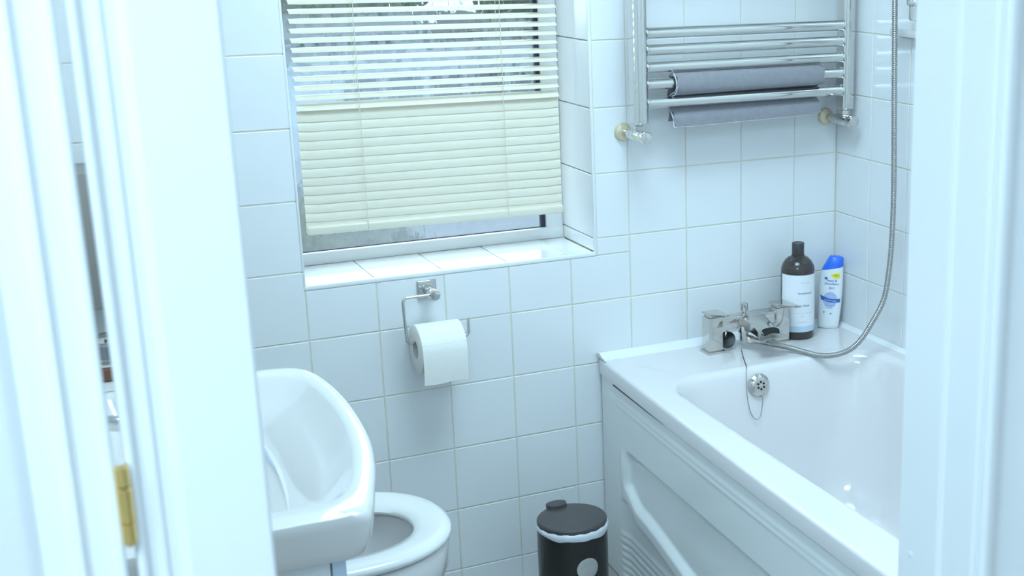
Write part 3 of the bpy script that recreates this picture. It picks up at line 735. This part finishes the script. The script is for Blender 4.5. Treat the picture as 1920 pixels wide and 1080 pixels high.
prof = [(0.0205, -HW), (RR-0.001, -HW), (RR, -HW+0.001), (RR, HW-0.001), (RR-0.001, HW), (0.0205, HW)]
L_ = [circ((x, 0, 0), q, u, v, 48) for q, x in prof]; rings(bm, L_ + [L_[0]], False, False); finish(bm, 'paper', 'paper', r, angle=50)
bm = bmesh.new(); L_ = [circ((x, 0, 0), q, u, v, 32) for q, x in ((0.0195, -HW-0.0005), (0.0206, -HW-0.0005), (0.0206, HW+0.0005), (0.0195, HW+0.0005))]; rings(bm, L_+[L_[0]], False, False); finish(bm, 'core', 'card', r)
# loose sheet: over the top, down the front
bm = bmesh.new(); pts = []
for i in range(19):
    a = R(75 - 0 + (180-75)*i/18); pts.append((-(-math.cos(a))*1.0, math.sin(a)))
sheet = [((RR+0.0012)*math.cos(a_), (RR+0.0012)*math.sin(a_)) for a_ in [R(80 + 100*i/18) for i in range(19)]]
sheet = [(y, z) for y, z in sheet] + [(-(RR+0.0016), -0.012), (-(RR+0.0010), -0.032), (-(RR-0.0005), -0.050), (-(RR-0.0025), -0.069)]
outer = sheet; inner = [(y*0.99, z*0.99 if z > 0 else z) for y, z in sheet][::-1]
rings(bm, [[(x, y, z + (0.0015*math.sin(x*60) if z < -0.04 else 0)) for y, z in outer+inner] for x in [-HW+0.001+(2*HW-0.002)*k/10 for k in range(11)]]); finish(bm, 'loose_sheet', 'paper', r, angle=60)
bm = bmesh.new(); tube(bm, [(-HW+0.001+(2*HW-0.002)*k/10, -(RR+0.0012)*math.cos(R(22)), (RR+0.0012)*math.sin(R(22))) for k in range(11)], 0.0005, 5); finish(bm, 'perforation', 'print_light' if False else 'paper', r)

# ------------------------------------------------------------------ basin and cabinet
bs = empty('wash_basin', (-0.20, -0.97, -0.378), 'white ceramic bow-fronted wash basin on the cabinet behind the left door casing', 'wash basin')
BO = Vector((-0.20, -0.97, -0.378))
def closed_spline(pts, k=6):
    P = [Vector(p) for p in pts]; n = len(P); out = []
    for i in range(n):
        a, b, c, d = P[i-1], P[i], P[(i+1) % n], P[(i+2) % n]
        for s in range(k):
            t = s/k; out.append(0.5*((2*b)+(c-a)*t+(2*a-5*b+4*c-d)*t*t+(3*b-a-3*c+d)*t**3))
    return out
outer = [(-0.42, -0.615), (-0.30, -0.615), (-0.18, -0.615), (-0.09, -0.616), (-0.035, -0.618), (0.004, -0.632), (0.026, -0.672), (0.037, -0.74), (0.0415, -0.83), (0.038, -0.93), (0.028, -1.03), (0.010, -1.12), (-0.012, -1.20), (-0.030, -1.262), (-0.045, -1.290), (-0.075, -1.299), (-0.14, -1.298), (-0.25, -1.297), (-0.34, -1.297), (-0.42, -1.297), (-0.42, -1.15), (-0.42, -0.97), (-0.42, -0.78)]
inner = [(-0.300, -0.648), (-0.25, -0.647), (-0.17, -0.647), (-0.10, -0.648), (-0.045, -0.652), (-0.010, -0.668), (0.008, -0.705), (0.0165, -0.76), (0.020, -0.83), (0.0165, -0.93), (0.006, -1.02), (-0.010, -1.10), (-0.032, -1.175), (-0.056, -1.222), (-0.085, -1.238), (-0.115, -1.241), (-0.17, -1.241), (-0.23, -1.241), (-0.28, -1.24), (-0.315, -1.22), (-0.325, -1.10), (-0.325, -0.97), (-0.325, -0.76)]
assert len(outer) == len(inner)
TOP = -0.315
cen = Vector((-0.24, -0.955))
def ringz(pl_, z, f=0.0, fy=None, lower=None):
    return [Vector((x+(cen.x-x)*f, y+(cen.y-y)*(fy if fy is not None else f), z)) for x, y in pl_]
def outs(z, ins):
    return [Vector((x - (ins if x > -0.41 else 0)*(1 if x > -0.05 else 0.0), y + (ins*0.5 if y < -1.25 else (-ins*0.5 if y < -0.60 and y > -0.64 else 0)), z)) for x, y in outer]
seq = [ringz(inner, -0.458, 0.75), ringz(inner, -0.445, 0.50, 0.35), ringz(inner, -0.41, 0.43, 0.18), ringz(inner, -0.380, 0.42, 0.12), outs(-0.3765, 0.016), outs(-0.374, 0.009), outs(-0.360, 0.004), outs(-0.330, 0.0), outs(TOP-0.006, 0.0015), outs(TOP-0.001, 0.006)]
mid = [Vector(((a[0]*0.6+b[0]*0.4), (a[1]*0.6+b[1]*0.4), TOP+0.0004)) for a, b in zip(outer, inner)]
seq += [mid, ringz(inner, TOP-0.001, 0.0), ringz(inner, TOP-0.006, 0.03), ringz(inner, TOP-0.016, 0.07, 0.05), ringz(inner, TOP-0.036, 0.20, 0.12), ringz(inner, TOP-0.056, 0.36, 0.21), ringz(inner, TOP-0.080, 0.46, 0.31), ringz(inner, TOP-0.105, 0.55, 0.42), ringz(inner, TOP-0.122, 0.66, 0.58), ringz(inner, TOP-0.130, 0.85)]
bm = bmesh.new(); rings(bm, [[p-BO for p in closed_spline(s_, 5)] for s_ in seq]); finish(bm, 'bowl', 'ceramic', bs, angle=60)
bm = bmesh.new(); lathe(bm, Vector((-0.170, -0.935, TOP-0.1300))-BO, (0, 0, 1), [(0.026, 0), (0.0265, 0.002), (0.024, 0.004), (0.020, 0.0048), (0.018, 0.012), (0.015, 0.0145), (0.001, 0.0155)], 28); finish(bm, 'waste_plug', 'chrome', bs)
bt = empty('basin_tap', (-0.375, -0.97, TOP), 'chrome basin tap at the wall edge of the wash basin', 'tap')
bm = bmesh.new(); lathe(bm, (0, 0, 0), (0, 0, 1), [(0.024, 0), (0.022, 0.004), (0.02, 0.05), (0.021, 0.08), (0.015, 0.09)], 24); finish(bm, 'tap_body', 'chrome', bt)
bm = bmesh.new(); tube(bm, spline([(0.0, 0, 0.05), (0.04, 0, 0.062), (0.09, 0, 0.055), (0.105, 0, 0.035)], 6), 0.011, 14); finish(bm, 'tap_spout', 'chrome', bt)
cb = empty('vanity_cabinet', (-0.25, -0.97, FLOOR), 'white vanity cabinet under the wash basin showing its pale blue door edge', 'cabinet')
def CL(n, m, x0, x1, y0, y1, z0, z1, b=0.001): return boxo(n, m, cb, x0+0.25, x1+0.25, y0+0.97, y1+0.97, z0-FLOOR, z1-FLOOR, b)
CL('side_panel', 'cab', -0.418, -0.094, -1.278, -1.262, FLOOR+0.002, -0.3795)
CL('side_panel', 'cab', -0.418, -0.094, -0.716, -0.70, FLOOR+0.002, -0.3795)
CL('back_panel', 'cab', -0.418, -0.41, -1.261, -0.717, FLOOR+0.002, -0.3795)
CL('base_panel', 'cab', -0.409, -0.094, -1.261, -0.717, FLOOR+0.06, FLOOR+0.078)
CL('door', 'cabdoor', -0.0915, -0.0735, -1.277, -0.962, FLOOR+0.06, -0.3815, 0.0015)
CL('door', 'cabdoor', -0.0915, -0.0735, -0.958, -0.70, FLOOR+0.06, -0.3815, 0.0015)

# ------------------------------------------------------------------ toilet
tl = empty('toilet', (0.047, -0.505, FLOOR), 'white toilet with open ring seat between the basin and the window wall', 'toilet')
TO = Vector((0.05, -0.505, FLOOR))
def oval(tip, half, back, z, cy=-0.505, n=48, cx=0.075, p=2.25):
    out = []
    for i in range(n):
        a = 2*PI*i/n; c, s = math.cos(a), math.sin(a)
        rx_ = (tip-cx) if c > 0 else (cx-back)
        pp = p if c > 0 else 3.0
        out.append(Vector((cx + rx_*math.copysign(abs(c)**(2/pp), c), cy + half*math.copysign(abs(s)**(2/pp), s), z)))
    return out
bm = bmesh.new(); zs_ = -0.682
sr = [oval(0.281, 0.182, -0.16, zs_-0.020), oval(0.286, 0.187, -0.162, zs_-0.014), oval(0.284, 0.185, -0.162, zs_-0.006), oval(0.274, 0.176, -0.16, zs_-0.001), oval(0.262, 0.164, -0.15, zs_), oval(0.235, 0.135, -0.13, zs_-0.003), oval(0.219, 0.112, -0.11, zs_-0.009), oval(0.215, 0.106, -0.105, zs_-0.015), oval(0.217, 0.108, -0.107, zs_-0.020)]
rings(bm, [[p-TO for p in q] for q in sr + [sr[0]]], False, False); finish(bm, 'seat', 'seat', tl, angle=60)
bm = bmesh.new(); zr = zs_-0.024
sr = [oval(0.02, 0.105, -0.30, FLOOR+0.001, cx=-0.10), oval(0.03, 0.108, -0.30, FLOOR+0.03, cx=-0.10), oval(0.06, 0.105, -0.30, FLOOR+0.12, cx=-0.08), oval(0.13, 0.118, -0.30, FLOOR+0.20), oval(0.215, 0.150, -0.30, FLOOR+0.28), oval(0.262, 0.172, -0.30, FLOOR+0.34), oval(0.276, 0.181, -0.30, FLOOR+0.375), oval(0.279, 0.184, -0.30, zr-0.012), oval(0.275, 0.180, -0.30, zr-0.002), oval(0.268, 0.173, -0.295, zr), oval(0.232, 0.128, -0.13, zr), oval(0.225, 0.120, -0.12, zr-0.006), oval(0.224, 0.120, -0.12, zr-0.03), oval(0.205, 0.105, -0.09, zr-0.09), oval(0.16, 0.075, -0.02, zr-0.16), oval(0.13, 0.05, 0.02, zr-0.185)]
rings(bm, [[p-TO for p in q] for q in sr]); finish(bm, 'pan', 'ceramic', tl, angle=60)
boxo('cistern', 'ceramic', tl, -0.418-0.05, -0.235-0.05, -0.10, 0.19, -0.66-FLOOR, -0.345-FLOOR, 0.02, 4)
boxo('cistern_lid', 'ceramic', tl, -0.415-0.05, -0.228-0.05, -0.105, 0.197, -0.345-FLOOR, -0.333-FLOOR, 0.004, 3)
bm = bmesh.new(); lr = [[Vector((-0.208+dx*(1), -0.505+0.175*math.copysign(abs(math.cos(a))**0.8, math.cos(a)), -0.505+0.175*math.sin(a)))-TO for a in [2*PI*i/40 for i in range(40)]] for dx in (0, 0.002, 0.012, 0.014)]
rings(bm, lr); finish(bm, 'raised_lid', 'seat', tl, angle=50)

# things seen through the hinge gap
gc = empty('wall_cabinet', (-0.30, -0.07, -0.30), 'plain grey wall cabinet glimpsed through the door hinge gap', 'cabinet')
boxo('carcass', 'grey_cab', gc, -0.119, 0.10, -0.05, 0.069, 0.0, 0.262, 0.002)
boxo('door', 'grey_cab', gc, -0.119, 0.10, -0.066, -0.052, 0.0, 0.262, 0.002)
def jar(x, y, rr, hh, m, label, cat, grp=None):
    j = empty('jar' if cat == 'jar' else 'pot', (x, y, -0.333), label, cat, grp)
    bm = bmesh.new(); lathe(bm, (0, 0, 0), (0, 0, 1), [(rr*0.85, 0), (rr, 0.004), (rr, hh*0.7), (rr*0.8, hh*0.78)], 24); finish(bm, 'vessel', m, j)
    bm = bmesh.new(); lathe(bm, (0, 0, hh*0.78), (0, 0, 1), [(rr*0.8, 0), (rr*0.85, 0.002), (rr*0.85, hh*0.2), (rr*0.7, hh*0.22)], 24); finish(bm, 'lid', 'chrome', j)
jar(-0.262, -0.345, 0.019, 0.040, 'hair_glass', 'low grey glass jar nearest the window wall, on the cistern behind the hinge gap', 'jar')
jar(-0.268, -0.400, 0.021, 0.052, 'hair_glass', 'grey glass jar in the middle of the cistern, seen through the hinge gap', 'jar')
jar(-0.276, -0.490, 0.022, 0.030, 'brown', 'small brown pot on the cistern glimpsed low in the hinge gap', 'pot')

# ------------------------------------------------------------------ pedal bin
bn = empty('pedal_bin', (0.648, -0.238, FLOOR), 'small black pedal bin with round silver badge beside the bathtub panel', 'bin')
br_ = 0.0795; BH = 0.235
bm = bmesh.new(); lathe(bm, (0, 0, 0), (0, 0, 1), [(br_-0.003, 0), (br_, 0.004), (br_, BH-0.001), (br_-0.001, BH), (br_-0.003, BH)], 56, True, False); finish(bm, 'body', 'black', bn)
# liner rim peeking out, slightly uneven
bm = bmesh.new(); rr_ = []
for (dr, z, wv) in ((0.0008, BH-0.007, 1), (0.0018, BH-0.003, 0.3), (0.0022, BH+0.003, 0), (-0.001, BH+0.009, 0), (-0.006, BH+0.010, 0)):
    ring_ = []
    for i in range(72):
        a = 2*PI*i/72; fr = 0.5+0.5*math.cos(a-R(-75)); 
        hang = wv*(0.0013*math.sin(a*4+2)+0.0010*math.sin(a*9+1)+0.0007*math.sin(a*17)) - wv*0.003*fr + (1-fr)*0.010*wv
        rad_ = br_+dr+0.0006*math.sin(a*17)
        ring_.append((rad_*math.cos(a), rad_*math.sin(a), z+hang))
    rr_.append(ring_)
rings(bm, rr_, False, False); finish(bm, 'bin_liner', 'bag', bn, angle=70)
bm = bmesh.new(); lathe(bm, (0, 0, BH+0.006), (0, 0, 1), [(br_-0.004, 0), (br_-0.0005, 0.001), (br_-0.0005, 0.009), (br_-0.003, 0.0125), (br_-0.010, 0.0145), (0.04, 0.0165), (0.001, 0.017)], 56); finish(bm, 'bin_lid', 'lid', bn)
bm = bmesh.new(); pr = [( -0.024, 0.004), (-0.022, 0.012), (-0.012, 0.018), (0.0, 0.020), (0.012, 0.018), (0.022, 0.012), (0.024, 0.004), (0.020, -0.008), (0.010, -0.0135), (0, -0.0155), (-0.010, -0.0135), (-0.020, -0.008)]
ax_ = R(28); hb = Vector((-0.010, 0.064))
rings(bm, [[(hb.x+x*s, hb.y+y*s, BH+z) for x, y in pr] for z, s in ((0.016, 1), (0.026, 1.02), (0.029, 0.97), (0.0300, 0.8))]); finish(bm, 'hinge_cover', 'lid', bn, angle=40)
# badge on the front, curved to the body
ba = R(-90 + 2)
def bd(r_, s, z): 
    a = ba + s/br_; return Vector((r_*math.cos(a), r_*math.sin(a), z))
bm = bmesh.new(); zc = 0.158; rr2 = 0.0255
rings(bm, [[bd(br_+d, rr2*f*math.cos(2*PI*i/40), zc+rr2*f*math.sin(2*PI*i/40)) for i in range(40)] for d, f in ((-0.001, 1), (0.0012, 1), (0.0016, 0.96), (0.0016, 0.6), (0.0016, 0.3), (0.0016, 0.02))]); bdg = finish(bm, 'badge', 'badge', bn, angle=50)
t_ = wrap_text('wilko', 0.0145, bdg, 'badge_lettering', 'print_light', lambda x, y, z: bd(br_+0.0017+z, x, zc+y))
boxo('pedal', 'lid', bn, -0.02, 0.02, -0.105, -0.07, 0.004, 0.010, 0.002)

# ------------------------------------------------------------------ bathroom ceiling lamp
cl = empty('ceiling_lamp', (0.60, -0.95, CEIL), 'round bathroom ceiling lamp with five small bulbs', 'lamp')
bm = bmesh.new(); lathe(bm, (0, 0, 0), (0, 0, -1), [(0.19, 0), (0.20, 0.006), (0.19, 0.02), (0.01, 0.022)], 40); finish(bm, 'plate', 'chrome', cl)
for x, y in BULBS:
    bm = bmesh.new(); lathe(bm, (x-0.60, y+0.95, -0.022), (0, 0, -1), [(0.018, 0), (0.026, 0.02), (0.030, 0.045)], 20); finish(bm, 'bulb_cup', 'chrome', cl)

# ------------------------------------------------------------------ outdoors beyond the window
GZ = -1.6
bm = bmesh.new(); box(bm, -12, 22, 0.6, 30, GZ-0.2, GZ); tag(finish(bm, 'garden_ground', 'paving'), kind='structure')
gh = empty('outbuilding', (3.1, 8.6, GZ), 'pale blue rendered outbuilding seen through the window blind', 'building')
boxo('wall', 'render_wall', gh, -2.6, 1.15, -0.1, 3, 0, 1.15, 0.0)
boxo('roof', 'roof', gh, -2.8, 1.2, -0.2, 3.2, 1.15, 1.2, 0.0)
for k in range(5): boxo('window', 'roof', gh, -0.85+k*0.36, -0.57+k*0.36, -0.13, -0.09, 0.62, 0.84, 0.0)
def bush(name, loc, s, m, label, seed, grp=None):
    rnd = random.Random(seed); bm = bmesh.new(); bmesh.ops.create_icosphere(bm, subdivisions=4, radius=1)
    for v in bm.verts:
        n = noise.noise(v.co*2.3+Vector((seed, 0, 0))); n2 = noise.noise(v.co*7+Vector((0, seed, 0)))
        v.co *= 1+0.28*n+0.16*n2
        v.co = Vector((v.co.x*s[0], v.co.y*s[1], max(0, v.co.z+0.75)*s[2]))
    o = finish(bm, name, m, None, angle=20); o.location = loc; return tag(o, label, 'shrub', grp)
bush('garden_hedge', (1.0, 15.5, GZ), (3.6, 1.2, 1.35), 'leaf', 'wide dark green hedge behind the pale outbuilding, seen through the blind', 3)
bush('garden_tree', (7.6, 15.5, GZ), (1.7, 1.2, 1.5), 'leaf', 'dark bushy tree right of the pale outbuilding, seen through the blind', 5)
bush('garden_shrub', (4.75, 7.4, GZ), (0.42, 0.4, 0.62), 'olive', 'olive shrub at the right corner of the outbuilding, seen through the blind', 8)
bush('garden_shrub', (1.15, 4.3, GZ), (0.5, 0.4, 0.35), 'olive', 'low green shrub under the lower left corner of the window', 9)
fn = empty('garden_fence', (5.2, 8.0, GZ), 'brown board garden fence at the right side of the window view', 'fence')
for k in range(18): boxo('board', 'fence', fn, 0.0+k*0.16, 0.15+k*0.16, random.uniform(-.01, .01), 0.03, 0, 1.45, 0.004)
for k in range(3): boxo('post', 'fence', fn, 0.0+k*1.3, 0.1+k*1.3, 0.04, 0.14, 0, 1.5, 0.004)
